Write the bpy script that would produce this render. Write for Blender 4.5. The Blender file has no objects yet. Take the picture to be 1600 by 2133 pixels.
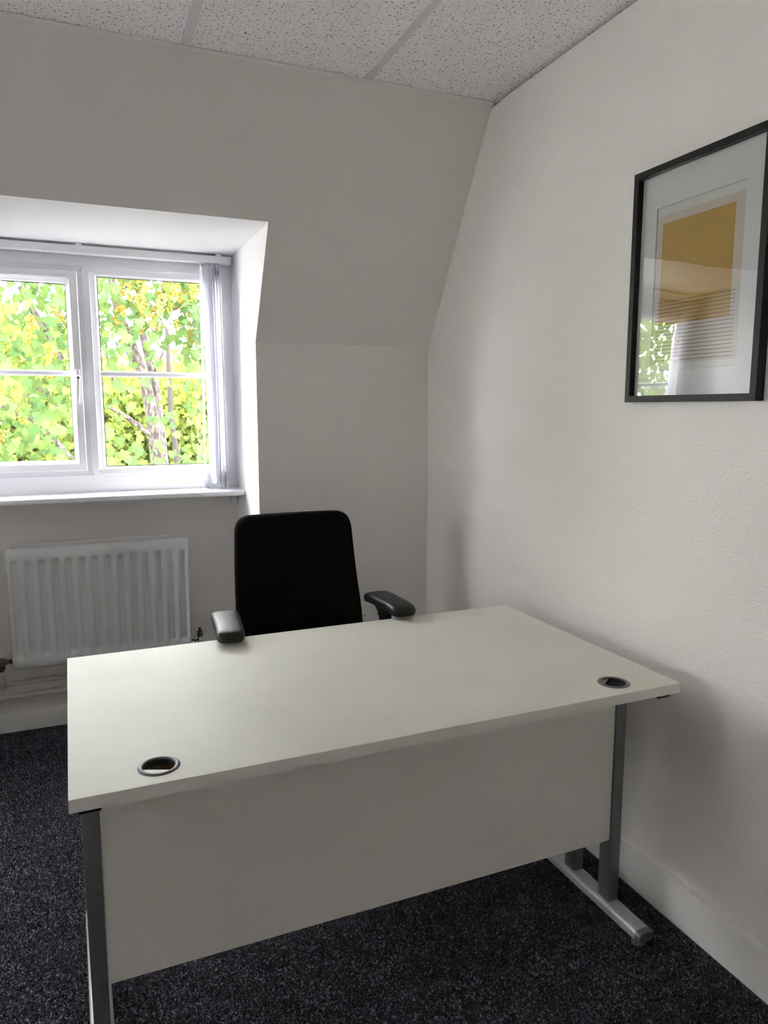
import bpy, bmesh, math, random
import numpy as np
from math import sin, cos, pi, radians, sqrt
from mathutils import Vector, Matrix, Euler

SC = bpy.context.scene
COL = SC.collection
rnd = random.Random(7)

# ------------------------------------------------------------------ camera
CAM = Vector((-1.4629, -2.9964, 1.4041))
YAW, PITCH, FPX = 0.3950, 0.1397, 1526.98
fwd = Vector((sin(YAW) * cos(PITCH), cos(YAW) * cos(PITCH), -sin(PITCH)))
rgt = Vector((cos(YAW), -sin(YAW), 0))
upv = rgt.cross(fwd)
cam_d = bpy.data.cameras.new('camera')
cam_d.sensor_fit = 'HORIZONTAL'
cam_d.sensor_width = 36.0
cam_d.lens = FPX / 1600 * 36.0
cam_d.clip_start = 0.02
cam_d.clip_end = 400
cam = bpy.data.objects.new('camera', cam_d)
COL.objects.link(cam)
cam.matrix_world = Matrix(((rgt.x, upv.x, -fwd.x, CAM.x), (rgt.y, upv.y, -fwd.y, CAM.y), (rgt.z, upv.z, -fwd.z, CAM.z), (0, 0, 0, 1)))
SC.camera = cam

# ------------------------------------------------------------------ world: even bright overcast sky
world = bpy.data.worlds.new('overcast_sky')
SC.world = world
world.use_nodes = True
bg = world.node_tree.nodes['Background']
bg.inputs[0].default_value = (0.965, 0.96, 0.985, 1)
bg.inputs[1].default_value = 9.0

# ------------------------------------------------------------------ exposure
vs = SC.view_settings
vs.view_transform = 'Standard'
try:
    vs.look = 'None'
except Exception:
    pass
vs.gamma = 1.0
vs.use_curve_mapping = False
vs.exposure = 1.95
cy = SC.cycles
cy.max_bounces = 16
cy.diffuse_bounces = 10
cy.glossy_bounces = 6
cy.transmission_bounces = 8
cy.transparent_max_bounces = 24
cy.sample_clamp_indirect = 8.0
cy.caustics_reflective = False
cy.caustics_refractive = False
cy.use_denoising = True

# ------------------------------------------------------------------ room sizes (metres)
H, Y1, ZK = 2.508, -0.5173, 1.6727      # ceiling height, ceiling/slope line, knee height
YR = 0.4623                             # dormer wall
XL, XR = -2.010, -0.775                 # dormer cheeks
ZS = 2.082                              # dormer soffit
YS = (ZS - ZK) / (H - ZK) * Y1          # slope at soffit height
XW, YF = -5.6, -4.8                     # unseen far walls
ZSILL = 1.042

# ------------------------------------------------------------------ materials
def mat(name, col, rough=0.5, metal=0.0, spec=0.5, coat=0.0, sheen=0.0):
    m = bpy.data.materials.new(name)
    m.use_nodes = True
    b = m.node_tree.nodes['Principled BSDF']
    b.inputs['Base Color'].default_value = (*col, 1)
    b.inputs['Roughness'].default_value = rough
    b.inputs['Metallic'].default_value = metal
    b.inputs['Specular IOR Level'].default_value = spec
    if coat: b.inputs['Coat Weight'].default_value = coat
    if sheen: b.inputs['Sheen Weight'].default_value = sheen
    return m

def N(m, t, **kw):
    n = m.node_tree.nodes.new(t)
    for k, v in kw.items():
        if k.startswith('i_'):
            n.inputs[k[2:].replace('_', ' ')].default_value = v
        else:
            setattr(n, k, v)
    return n

def L(m, a, ao, b, bi):
    m.node_tree.links.new(a.outputs[ao], b.inputs[bi])

def bsdf(m): return m.node_tree.nodes['Principled BSDF']

def coords(m, scale=(1, 1, 1)):
    tc = N(m, 'ShaderNodeTexCoord')
    mp = N(m, 'ShaderNodeMapping')
    mp.inputs['Scale'].default_value = scale
    L(m, tc, 'Object', mp, 'Vector')
    return mp

def add_bump(m, scale, strength, dist, detail=2.0, sc3=(1, 1, 1), rough=0.5):
    mp = coords(m, sc3)
    nz = N(m, 'ShaderNodeTexNoise')
    nz.inputs['Scale'].default_value = scale
    nz.inputs['Detail'].default_value = detail
    nz.inputs['Roughness'].default_value = rough
    L(m, mp, 'Vector', nz, 'Vector')
    bp = N(m, 'ShaderNodeBump')
    bp.inputs['Strength'].default_value = strength
    bp.inputs['Distance'].default_value = dist
    L(m, nz, 'Fac', bp, 'Height')
    L(m, bp, 'Normal', bsdf(m), 'Normal')
    return nz

def tint(m, c1, c2, scale, detail=3.0, lo=0.35, hi=0.65, sc3=(1, 1, 1)):
    mp = coords(m, sc3)
    nz = N(m, 'ShaderNodeTexNoise')
    nz.inputs['Scale'].default_value = scale
    nz.inputs['Detail'].default_value = detail
    L(m, mp, 'Vector', nz, 'Vector')
    cr = N(m, 'ShaderNodeValToRGB')
    cr.color_ramp.elements[0].position = lo
    cr.color_ramp.elements[0].color = (*c1, 1)
    cr.color_ramp.elements[1].position = hi
    cr.color_ramp.elements[1].color = (*c2, 1)
    L(m, nz, 'Fac', cr, 'Fac')
    L(m, cr, 'Color', bsdf(m), 'Base Color')
    return cr

M = {}
M['paint'] = mat('matt_wall_paint', (0.81, 0.785, 0.757), 0.75, spec=0.3)
add_bump(M['paint'], 60, 0.10, 0.001)
M['paper'] = mat('embossed_wallpaper', (0.83, 0.803, 0.770), 0.55, spec=0.35)
add_bump(M['paper'], 125, 0.55, 0.0026, 2.5, (1, 0.8, 1.2))
M['reveal'] = mat('white_reveal_paint', (0.79, 0.78, 0.785), 0.6, spec=0.3)
M['gloss'] = mat('white_gloss_paint', (0.82, 0.81, 0.80), 0.28)
M['upvc'] = mat('white_window_plastic', (0.81, 0.81, 0.84), 0.3)
M['black_gap'] = mat('dark_gasket', (0.03, 0.03, 0.03), 0.7)
M['rad'] = mat('radiator_enamel', (0.74, 0.74, 0.74), 0.25)
M['pipe'] = mat('painted_pipe', (0.66, 0.63, 0.61), 0.35)
M['brass'] = mat('aged_brass', (0.20, 0.155, 0.105), 0.4, 0.8)
M['chrome'] = mat('chrome', (0.6, 0.6, 0.6), 0.2, 1.0)
M['blackp'] = mat('black_plastic', (0.012, 0.012, 0.013), 0.38)
add_bump(M['blackp'], 700, 0.08, 0.0005)
M['pad'] = mat('black_soft_plastic', (0.011, 0.011, 0.012), 0.42, spec=0.42)
add_bump(M['pad'], 900, 0.12, 0.0004)
M['fabric'] = mat('black_woven_fabric', (0.0045, 0.0042, 0.0048), 0.95, spec=0.08)
add_bump(M['fabric'], 900, 0.2, 0.0006)
M['desk'] = mat('white_melamine', (0.67, 0.652, 0.58), 0.5, spec=0.28)
add_bump(M['desk'], 240, 0.05, 0.0004, 3)
M['deskedge'] = mat('white_edge_banding', (0.76, 0.735, 0.70), 0.45)
M['chip'] = mat('chipboard', (0.16, 0.075, 0.035), 0.9)
tint(M['chip'], (0.10, 0.04, 0.02), (0.26, 0.14, 0.07), 400)
M['steel'] = mat('silver_painted_steel', (0.17, 0.175, 0.185), 0.38, 0.5)
M['steelfoot'] = mat('silver_painted_steel_foot', (0.44, 0.45, 0.465), 0.42, 0.4)
M['grom'] = mat('grey_plastic', (0.115, 0.115, 0.118), 0.4)
M['gromin'] = mat('dark_grey_plastic', (0.018, 0.018, 0.02), 0.5)
M['gromcap_skylit'] = mat('skylit_plastic_insert', (0.55, 0.55, 0.54), 0.45)  # pale tone stands in for sky light reflected off the cover
M['frameblack'] = mat('black_lacquered_wood', (0.007, 0.0075, 0.0075), 0.5, spec=0.3)
M['mat'] = mat('white_mount_card', (0.80, 0.79, 0.80), 0.9, spec=0.2)
M['matcut'] = mat('mount_card_core', (0.60, 0.59, 0.57), 0.9, spec=0.1)
M['printpaper'] = mat('blush_print_paper', (0.66, 0.575, 0.49), 0.9, spec=0.2)
M['printwhite'] = mat('white_print_paper', (0.74, 0.735, 0.71), 0.9, spec=0.2)
M['mustard'] = mat('mustard_print_ink', (0.55, 0.335, 0.05), 0.9, spec=0.2)
M['ink'] = mat('dark_print_ink', (0.05, 0.028, 0.028), 0.9, spec=0.2)
M['plate'] = mat('white_wall_plate', (0.80, 0.78, 0.74), 0.35)
M['tbar'] = mat('ceiling_grid_metal', (0.70, 0.70, 0.71), 0.45)
M['ground'] = mat('pale_bounce_ground', (0.32, 0.31, 0.295), 0.9, spec=0.1)  # unseen ground, pale so that it bounces daylight up indoors
tint(M['ground'], (0.50, 0.49, 0.47), (0.60, 0.59, 0.57), 3)
M['dark_ground'] = mat('dark_low_bounce_ground', (0.07, 0.068, 0.066), 0.9, spec=0.1)  # unseen ground, dark to limit light bounced into the window recess
tint(M['dark_ground'], (0.05, 0.049, 0.048), (0.085, 0.083, 0.08), 3)
M['render'] = mat('outside_render', (0.5, 0.48, 0.45), 0.9)

def scuffed_desk():
    # a few dark specks and faint rubbed patches on the worktop
    m = M['desk']
    mp = coords(m)
    vo = N(m, 'ShaderNodeTexVoronoi')
    vo.inputs['Scale'].default_value = 7.0
    L(m, mp, 'Vector', vo, 'Vector')
    lt = N(m, 'ShaderNodeMath', operation='LESS_THAN')
    lt.inputs[1].default_value = 0.013
    L(m, vo, 'Distance', lt, 0)
    nz = N(m, 'ShaderNodeTexNoise')
    nz.inputs['Scale'].default_value = 6
    nz.inputs['Detail'].default_value = 6
    L(m, mp, 'Vector', nz, 'Vector')
    cr = N(m, 'ShaderNodeValToRGB')
    cr.color_ramp.elements[0].position = 0.3
    cr.color_ramp.elements[0].color = (0.64, 0.624, 0.552, 1)
    cr.color_ramp.elements[1].position = 0.7
    cr.color_ramp.elements[1].color = (0.69, 0.672, 0.60, 1)
    L(m, nz, 'Fac', cr, 'Fac')
    mx = N(m, 'ShaderNodeMix', data_type='RGBA')
    L(m, lt, 0, mx, 'Factor')
    L(m, cr, 'Color', mx, 6)
    mx.inputs[7].default_value = (0.16, 0.14, 0.12, 1)
    L(m, mx, 2, bsdf(m), 'Base Color')
scuffed_desk()

def carpet():
    m = mat('charcoal_carpet', (0.02, 0.02, 0.025), 1.0, spec=0.05, sheen=0.25)
    mp = coords(m)
    n1 = N(m, 'ShaderNodeTexNoise'); n1.inputs['Scale'].default_value = 190; n1.inputs['Detail'].default_value = 4; n1.inputs['Roughness'].default_value = 0.8
    n2 = N(m, 'ShaderNodeTexNoise'); n2.inputs['Scale'].default_value = 14; n2.inputs['Detail'].default_value = 4
    L(m, mp, 'Vector', n1, 'Vector'); L(m, mp, 'Vector', n2, 'Vector')
    cr = N(m, 'ShaderNodeValToRGB')
    e = cr.color_ramp.elements
    e[0].position = 0.43; e[0].color = (0.0015, 0.0015, 0.0025, 1)
    e[1].position = 0.62; e[1].color = (0.205, 0.19, 0.26, 1)
    x = e.new(0.52); x.color = (0.010, 0.0095, 0.0145, 1)
    ad = N(m, 'ShaderNodeMath', operation='MULTIPLY_ADD')
    ad.inputs[1].default_value = 0.18; 
    L(m, n2, 'Fac', ad, 0); 
    sb = N(m, 'ShaderNodeMath', operation='SUBTRACT'); sb.inputs[1].default_value = 0.09
    L(m, n1, 'Fac', ad, 2); L(m, ad, 0, sb, 0)
    L(m, sb, 0, cr, 'Fac')
    L(m, cr, 'Color', bsdf(m), 'Base Color')
    bp = N(m, 'ShaderNodeBump'); bp.inputs['Strength'].default_value = 1.0; bp.inputs['Distance'].default_value = 0.007
    L(m, n1, 'Fac', bp, 'Height'); L(m, bp, 'Normal', bsdf(m), 'Normal')
    return m
M['carpet'] = carpet()
def tuft():
    m = mat('charcoal_carpet_tuft', (0.02, 0.02, 0.025), 0.9, spec=0.12, sheen=0.15)
    geo = N(m, 'ShaderNodeNewGeometry')
    cr = N(m, 'ShaderNodeValToRGB'); e = cr.color_ramp.elements
    e[0].position = 0.0; e[0].color = (0.006, 0.0055, 0.008, 1)
    e[1].position = 1.0; e[1].color = (0.29, 0.265, 0.345, 1)
    for p, c in ((0.45, (0.010, 0.0092, 0.0135, 1)), (0.8, (0.075, 0.068, 0.095, 1))):
        x = e.new(p); x.color = c
    L(m, geo, 'Random Per Island', cr, 'Fac'); L(m, cr, 'Color', bsdf(m), 'Base Color')
    return m
M['tuft'] = tuft()

def ceiling_tile_mat():
    m = mat('fissured_mineral_tile', (0.8, 0.8, 0.8), 0.95, spec=0.1)
    mp = coords(m)
    oi = N(m, 'ShaderNodeObjectInfo')
    va = N(m, 'ShaderNodeVectorMath', operation='MULTIPLY_ADD')
    va.inputs[1].default_value = (13.0, 17.0, 0.0)
    L(m, oi, 'Random', va, 0); L(m, mp, 'Vector', va, 2)
    wn = N(m, 'ShaderNodeTexNoise'); wn.inputs['Scale'].default_value = 160; wn.inputs['Detail'].default_value = 2
    L(m, va, 'Vector', wn, 'Vector')
    wa = N(m, 'ShaderNodeVectorMath', operation='MULTIPLY_ADD')
    wa.inputs[1].default_value = (0.011, 0.011, 0.0)
    L(m, wn, 'Color', wa, 0); L(m, va, 'Vector', wa, 2)
    fac = None
    for sc, thr, seed in ((62, 0.205, 0.0), (110, 0.20, 3.3)):
        of = N(m, 'ShaderNodeVectorMath', operation='ADD'); of.inputs[1].default_value = (seed, seed, 0)
        L(m, wa, 'Vector', of, 0)
        fl = N(m, 'ShaderNodeVectorMath', operation='MULTIPLY'); fl.inputs[1].default_value = (1, 1, 0)
        L(m, of, 'Vector', fl, 0)
        vo = N(m, 'ShaderNodeTexVoronoi', voronoi_dimensions='2D'); vo.inputs['Scale'].default_value = sc
        L(m, fl, 'Vector', vo, 'Vector')
        sp = N(m, 'ShaderNodeSeparateColor'); L(m, vo, 'Color', sp, 'Color')
        th = N(m, 'ShaderNodeMath', operation='MULTIPLY'); th.inputs[1].default_value = thr
        L(m, sp, 'Red', th, 0)
        d = N(m, 'ShaderNodeMath', operation='LESS_THAN'); L(m, vo, 'Distance', d, 0); L(m, th, 0, d, 1)
        if fac is None: fac = d
        else:
            mxm = N(m, 'ShaderNodeMath', operation='MAXIMUM'); L(m, fac, 0, mxm, 0); L(m, d, 0, mxm, 1); fac = mxm
    mx = N(m, 'ShaderNodeMix', data_type='RGBA')
    L(m, fac, 0, mx, 'Factor')
    mx.inputs[6].default_value = (0.92, 0.905, 0.915, 1)
    mx.inputs[7].default_value = (0.36, 0.345, 0.335, 1)
    L(m, mx, 2, bsdf(m), 'Base Color')
    bp = N(m, 'ShaderNodeBump', invert=True); bp.inputs['Strength'].default_value = 0.25; bp.inputs['Distance'].default_value = 0.0015
    L(m, fac, 0, bp, 'Height'); L(m, bp, 'Normal', bsdf(m), 'Normal')
    return m
M['tile'] = ceiling_tile_mat()

def clear_glass(name, wave=0.0, ior=1.5):
    m = bpy.data.materials.new(name); m.use_nodes = True
    nt = m.node_tree; nt.nodes.clear()
    out = N(m, 'ShaderNodeOutputMaterial'); tr = N(m, 'ShaderNodeBsdfTransparent'); gl = N(m, 'ShaderNodeBsdfGlossy')
    tr.inputs['Color'].default_value = (0.985, 0.99, 0.985, 1)
    gl.inputs['Roughness'].default_value = 0.0
    fr = N(m, 'ShaderNodeFresnel'); fr.inputs['IOR'].default_value = 1.5
    geo = N(m, 'ShaderNodeNewGeometry')
    # Fresnel of a thin sheet: the same from both faces
    io = N(m, 'ShaderNodeMix', data_type='FLOAT'); L(m, geo, 'Backfacing', io, 'Factor')
    io.inputs[2].default_value = ior; io.inputs[3].default_value = 1 / ior
    L(m, io, 0, fr, 'IOR')
    mx = N(m, 'ShaderNodeMixShader')
    L(m, fr, 'Fac', mx, 'Fac'); L(m, tr, 'BSDF', mx, 1); L(m, gl, 'BSDF', mx, 2); L(m, mx, 'Shader', out, 'Surface')
    if wave:
        mp = coords(m)
        nz = N(m, 'ShaderNodeTexNoise'); nz.inputs['Scale'].default_value = 4.0; nz.inputs['Detail'].default_value = 0.5
        L(m, mp, 'Vector', nz, 'Vector')
        bp = N(m, 'ShaderNodeBump'); bp.inputs['Strength'].default_value = 1.0; bp.inputs['Distance'].default_value = wave
        L(m, nz, 'Fac', bp, 'Height'); L(m, bp, 'Normal', gl, 'Normal')
    return m
M['glass'] = clear_glass('window_glass')
M['acrylic'] = clear_glass('picture_acrylic', 0.0018, 1.9)

def leafy(name, c1, c2, trans=0.45):
    m = bpy.data.materials.new(name); m.use_nodes = True
    nt = m.node_tree; nt.nodes.clear()
    out = N(m, 'ShaderNodeOutputMaterial'); df = N(m, 'ShaderNodeBsdfDiffuse'); tl = N(m, 'ShaderNodeBsdfTranslucent')
    geo = N(m, 'ShaderNodeNewGeometry'); oi = N(m, 'ShaderNodeObjectInfo')
    ad = N(m, 'ShaderNodeMath', operation='ADD'); L(m, geo, 'Random Per Island', ad, 0); L(m, oi, 'Random', ad, 1)
    fr = N(m, 'ShaderNodeMath', operation='FRACT'); L(m, ad, 0, fr, 0)
    mx = N(m, 'ShaderNodeMix', data_type='RGBA'); L(m, fr, 0, mx, 'Factor')
    mx.inputs[6].default_value = (*c1, 1); mx.inputs[7].default_value = (*c2, 1)
    L(m, mx, 2, df, 'Color')
    hs = N(m, 'ShaderNodeHueSaturation'); hs.inputs['Hue'].default_value = 0.485; hs.inputs['Saturation'].default_value = 1.15; hs.inputs['Value'].default_value = 1.1
    L(m, mx, 2, hs, 'Color'); L(m, hs, 'Color', tl, 'Color')
    ms = N(m, 'ShaderNodeMixShader'); ms.inputs['Fac'].default_value = trans
    L(m, df, 'BSDF', ms, 1); L(m, tl, 'BSDF', ms, 2); L(m, ms, 'Shader', out, 'Surface')
    return m
M['leaf'] = leafy('maple_leaf', (0.060, 0.112, 0.044), (0.086, 0.126, 0.038))
M['leaf_yellow'] = leafy('young_yellow_leaf', (0.18, 0.215, 0.05), (0.14, 0.19, 0.052))
M['flower'] = leafy('maple_flower', (0.26, 0.20, 0.045), (0.235, 0.20, 0.05), 0.3)
M['bark'] = mat('mottled_bark', (0.3, 0.26, 0.24), 0.9, spec=0.1)
tint(M['bark'], (0.044, 0.035, 0.032), (0.130, 0.112, 0.106), 26, 6, 0.42, 0.58, (1, 1, 0.6))
M['bark_dark'] = mat('dark_bark', (0.042, 0.037, 0.034), 0.9, spec=0.1)

def vane_mat():
    m = bpy.data.materials.new('white_blind_fabric'); m.use_nodes = True
    nt = m.node_tree; nt.nodes.clear()
    out = N(m, 'ShaderNodeOutputMaterial'); df = N(m, 'ShaderNodeBsdfDiffuse'); tl = N(m, 'ShaderNodeBsdfTranslucent')
    df.inputs['Color'].default_value = (0.91, 0.91, 0.93, 1); tl.inputs['Color'].default_value = (0.90, 0.90, 0.94, 1)
    ms = N(m, 'ShaderNodeMixShader'); ms.inputs['Fac'].default_value = 0.6
    L(m, df, 'BSDF', ms, 1); L(m, tl, 'BSDF', ms, 2); L(m, ms, 'Shader', out, 'Surface')
    return m
M['vane'] = vane_mat()

# ------------------------------------------------------------------ mesh helpers
class MB:
    def __init__(s): s.v = []; s.f = []
    def add(s, vs, fs):
        b = len(s.v); s.v += [tuple(p) for p in vs]; s.f += [tuple(i + b for i in f) for f in fs]; return s
    def box(s, x0, x1, y0, y1, z0, z1, bev=0.0, seg=2, mx=None):
        bm = bmesh.new()
        bmesh.ops.create_cube(bm, size=1)
        for v in bm.verts:
            v.co = Vector(((x0 + x1) / 2 + v.co.x * (x1 - x0), (y0 + y1) / 2 + v.co.y * (y1 - y0), (z0 + z1) / 2 + v.co.z * (z1 - z0)))
        if bev: bmesh.ops.bevel(bm, geom=bm.edges[:], offset=bev, segments=seg, affect='EDGES', profile=0.5)
        if mx is not None: bm.transform(mx)
        bm.verts.index_update()
        s.add([v.co[:] for v in bm.verts], [[v.index for v in f.verts] for f in bm.faces])
        bm.free(); return s
    def tube(s, pts, rad, n=10, cap=True):
        pts = [Vector(p) for p in pts]
        if not hasattr(rad, '__len__'): rad = [rad] * len(pts)
        vs = []; ref = None
        for i, p in enumerate(pts):
            t = (pts[min(i + 1, len(pts) - 1)] - pts[max(i - 1, 0)]).normalized()
            if ref is None:
                ref = Vector((0, 0, 1)) if abs(t.z) < 0.9 else Vector((1, 0, 0))
            a = t.cross(ref).normalized(); b = a.cross(t).normalized(); ref = b
            for k in range(n):
                an = 2 * pi * k / n
                vs.append(p + (a * cos(an) + b * sin(an)) * rad[i])
        fs = []
        for i in range(len(pts) - 1):
            for k in range(n):
                k2 = (k + 1) % n
                fs.append((i * n + k, i * n + k2, (i + 1) * n + k2, (i + 1) * n + k))
        if cap:
            fs.append(tuple(range(n))[::-1]); fs.append(tuple((len(pts) - 1) * n + k for k in range(n)))
        return s.add(vs, fs)
    def lathe(s, prof, mx=None, n=32, cap=True):
        mx = mx or Matrix()
        vs = []
        for r, z in prof:
            for k in range(n):
                a = 2 * pi * k / n
                vs.append(mx @ Vector((r * cos(a), r * sin(a), z)))
        fs = []
        for i in range(len(prof) - 1):
            for k in range(n):
                k2 = (k + 1) % n
                fs.append((i * n + k, i * n + k2, (i + 1) * n + k2, (i + 1) * n + k))
        if cap:
            if prof[0][0] > 1e-6: fs.append(tuple(range(n))[::-1])
            if prof[-1][0] > 1e-6: fs.append(tuple((len(prof) - 1) * n + k for k in range(n)))
        return s.add(vs, fs)
    def loops(s, lps, close=False, capstart=False, capend=False):
        n = len(lps[0]); vs = [p for l in lps for p in l]; fs = []
        m = len(lps)
        for i in range(m if close else m - 1):
            j = (i + 1) % m
            for k in range(n):
                k2 = (k + 1) % n
                fs.append((i * n + k, i * n + k2, j * n + k2, j * n + k))
        if capstart: fs.append(tuple(range(n))[::-1])
        if capend: fs.append(tuple((m - 1) * n + k for k in range(n)))
        return s.add(vs, fs)
    def prism(s, prof, x0, x1):
        """profile of (y, z) extruded along x"""
        n = len(prof)
        vs = [(x0, y, z) for y, z in prof] + [(x1, y, z) for y, z in prof]
        fs = [tuple(range(n)), tuple(range(n, 2 * n))[::-1]]
        for k in range(n):
            k2 = (k + 1) % n
            fs.append((k, n + k, n + k2, k2))
        return s.add(vs, fs)
    def mesh(s, name, m, smooth=35):
        me = bpy.data.meshes.new(name)
        me.from_pydata(s.v, [], s.f)
        bm = bmesh.new(); bm.from_mesh(me)
        bmesh.ops.recalc_face_normals(bm, faces=bm.faces[:])
        bm.to_mesh(me); bm.free()
        if m: me.materials.append(m)
        if smooth:
            me.polygons.foreach_set('use_smooth', [True] * len(me.polygons))
            me.set_sharp_from_angle(angle=radians(smooth))
        me.update()
        return me
    def build(s, name, m, parent=None, smooth=35):
        return put(name, s.mesh(name, m, smooth), parent)

def put(name, me, parent=None, loc=None, rot=None):
    o = bpy.data.objects.new(name, me)
    COL.objects.link(o)
    if parent: o.parent = parent
    if loc is not None: o.location = loc
    if rot is not None: o.rotation_euler = rot
    return o

def tag(o, label=None, cat=None, group=None, kind=None):
    if label: o['label'] = label
    if cat: o['category'] = cat
    if group: o['group'] = group
    if kind: o['kind'] = kind
    return o

def empty(name, loc=(0, 0, 0), rz=0.0):
    o = bpy.data.objects.new(name, None); COL.objects.link(o)
    o.location = loc; o.rotation_euler = (0, 0, rz); o.empty_display_size = 0.1
    return o

def rect_loop(x0, x1, z0, z1, y): return [(x0, y, z0), (x1, y, z0), (x1, y, z1), (x0, y, z1)]

# ------------------------------------------------------------------ room shell
D2, D3 = (-3.85, -2.50), (-5.50, -4.15)  # unseen dormers added along the same wall to light the room
fl = MB().box(XW, 0.05, YF, YR + 0.1, -0.08, -0.003).build('floor', M['carpet'], smooth=0)
tag(fl, 'dark charcoal speckled loop pile carpet', kind='structure')

prof_full = [(0, 0), (0, ZK), (Y1, H), (Y1, H + 0.12), (YR + 0.13, H + 0.12), (YR + 0.13, 0)]
prof_over = [(YS, ZS), (Y1, H), (Y1, H + 0.12), (YR + 0.13, H + 0.12), (YR + 0.13, ZS)]
wb = MB()
for a, b in ((XR, 0.06), (D2[1], XL), (D3[1], D2[0]), (XW, D3[0])): wb.prism(prof_full, a, b)
for a, b in ((XL, XR), D2, D3): wb.prism(prof_over, a, b)
tag(wb.build('wall_back', M['paint'], smooth=0), 'grey white knee wall and sloping attic wall around dormer', kind='structure')

# loop pile tufts of the carpet, a small leaning cone each, over the part of the room around the desk
def carpet_pile(x0, x1, y0, y1, step):
    g = np.random.default_rng(4)
    X, Y = np.meshgrid(np.arange(x0, x1, step), np.arange(y0, y1, step))
    X, Y = X.ravel(), Y.ravel()
    keep = (Y < -0.02) | ((X > XL + 0.01) & (X < XR - 0.01))
    X, Y = X[keep], Y[keep]; n = len(X)
    X = X + g.uniform(-.45, .45, n) * step; Y = Y + g.uniform(-.45, .45, n) * step
    ok = (Y < np.where((X > XL + 0.012) & (X < XR - 0.012), YR - 0.022, -0.021)) & (X < -0.021)
    X, Y = X[ok], Y[ok]; n = len(X)
    a = g.uniform(0, 2 * pi, n); r_ = step * g.uniform(.50, .85, n)
    V = np.empty((n, 4, 3), np.float32)
    for k in range(3):
        V[:, k, 0] = X + r_ * np.cos(a + k * 2.0944); V[:, k, 1] = Y + r_ * np.sin(a + k * 2.0944); V[:, k, 2] = -0.0032
    V[:, 3, 0] = X + g.normal(0, .35, n) * step; V[:, 3, 1] = Y + g.normal(0, .35, n) * step; V[:, 3, 2] = g.uniform(-0.0008, 0.0022, n)
    b0 = (np.arange(n) * 4)[:, None]
    F = np.concatenate([b0 + np.array([[0, 1, 3]]), b0 + np.array([[1, 2, 3]]), b0 + np.array([[2, 0, 3]])], axis=1).reshape(-1).astype(np.int32)
    me = bpy.data.meshes.new('carpet_pile')
    me.vertices.add(n * 4); me.vertices.foreach_set('co', V.ravel())
    me.loops.add(n * 9); me.loops.foreach_set('vertex_index', F)
    me.polygons.add(n * 3); me.polygons.foreach_set('loop_start', np.arange(0, n * 9, 3, dtype=np.int32))
    me.update(calc_edges=True); me.validate()
    me.materials.append(M['tuft'])
    o = put('carpet_pile', me, fl); o['kind'] = 'stuff'
carpet_pile(-2.65, -0.019, -2.5, YR, 0.0045)

# thin white reveal linings of the window dormer
rv = MB()
e = 0.0015
cheek = [(0, 0.0), (0, ZK), (YS, ZS), (YR, ZS), (YR, 0.0)]
rv.prism(cheek, XR - e, XR); rv.prism(cheek, XL, XL + e)
rv.box(XL, XR, YS, YR, ZS - e, ZS)
tag(rv.build('trim_1', M['reveal'], smooth=0), 'smooth white painted cheeks and soffit of the window recess', kind='structure')

for i, (a, b) in enumerate(((XL, XR), D2, D3)):
    w = MB().box(a, b, YR, YR + 0.13, 0, 1.02 if i == 0 else 0.06).build('wall_dormer' if i == 0 else 'wall_dormer_added', M['paint'], smooth=0)
    tag(w, 'grey white wall below the window sill' if i == 0 else 'white threshold below the added glazed doors', kind='structure')

# right wall lining stops just short of the ceiling, a little lower by the corner
wr = MB()
wr.prism([(YF, 0), (0.001, 0), (0.001, ZK), (-0.46, 2.4910), (-0.575, 2.4925), (-0.575, 2.4965), (-1.2, 2.4985), (YF, 2.500)], 0.0, 0.03)
tag(wr.build('wall_right', M['paper'], smooth=0), 'off white embossed papered wall', kind='structure')
wo = MB().box(0.045, 0.12, YF, YR + 0.13, 0, H + 0.12).build('wall_right_outer', M['render'], smooth=0)
tag(wo, 'masonry behind the wall lining', kind='structure')
LW = (-1.65, -1.25, 1.15, 2.20)          # narrow opening added in the unseen end wall for fill light
wlm = MB().box(XW - 0.1, XW, YF, LW[0], 0, H + 0.12).box(XW - 0.1, XW, LW[1], YR + 0.13, 0, H + 0.12).box(XW - 0.1, XW, LW[0], LW[1], 0, LW[2]).box(XW - 0.1, XW, LW[0], LW[1], LW[3], H + 0.12)
tag(wlm.build('wall_left', M['paint'], smooth=0), 'plain white end wall with a narrow window added for light', kind='structure')
tag(MB().box(XW - 0.1, 0.12, YF - 0.1, YF, 0, H + 0.12).build('wall_front', M['paint'], smooth=0), 'plain white wall behind the camera', kind='structure')

ce = MB().box(XW, 0.045, YF, Y1, H + 0.03, H + 0.12).build('ceiling', M['black_gap'], smooth=0)
tag(ce, 'suspended ceiling of white fissured mineral tiles in metal grid', kind='structure')
GX0, GY0, TW, TL = -0.4934, Y1 - 0.98, 0.6, 1.2
xs = [0.040, GX0]
while xs[-1] - TW > XW: xs.append(xs[-1] - TW)
xs.append(XW)
ys = [Y1 - 0.001, GY0]
while ys[-1] - TL > YF: ys.append(ys[-1] - TL)
ys.append(YF)
cache = {}
for i in range(len(xs) - 1):
    for j in range(len(ys) - 1):
        w, l = round(xs[i] - xs[i + 1], 4), round(ys[j] - ys[j + 1], 4)
        if (w, l) not in cache:
            cache[(w, l)] = MB().box(-w / 2 + 0.002, w / 2 - 0.002, -l / 2 + 0.002, l / 2 - 0.002, 0, 0.015, 0.0015, 1).mesh('tile', M['tile'], 0)
        put('tile', cache[(w, l)], ce, ((xs[i] + xs[i + 1]) / 2, (ys[j] + ys[j + 1]) / 2, H + 0.0005))
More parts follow.
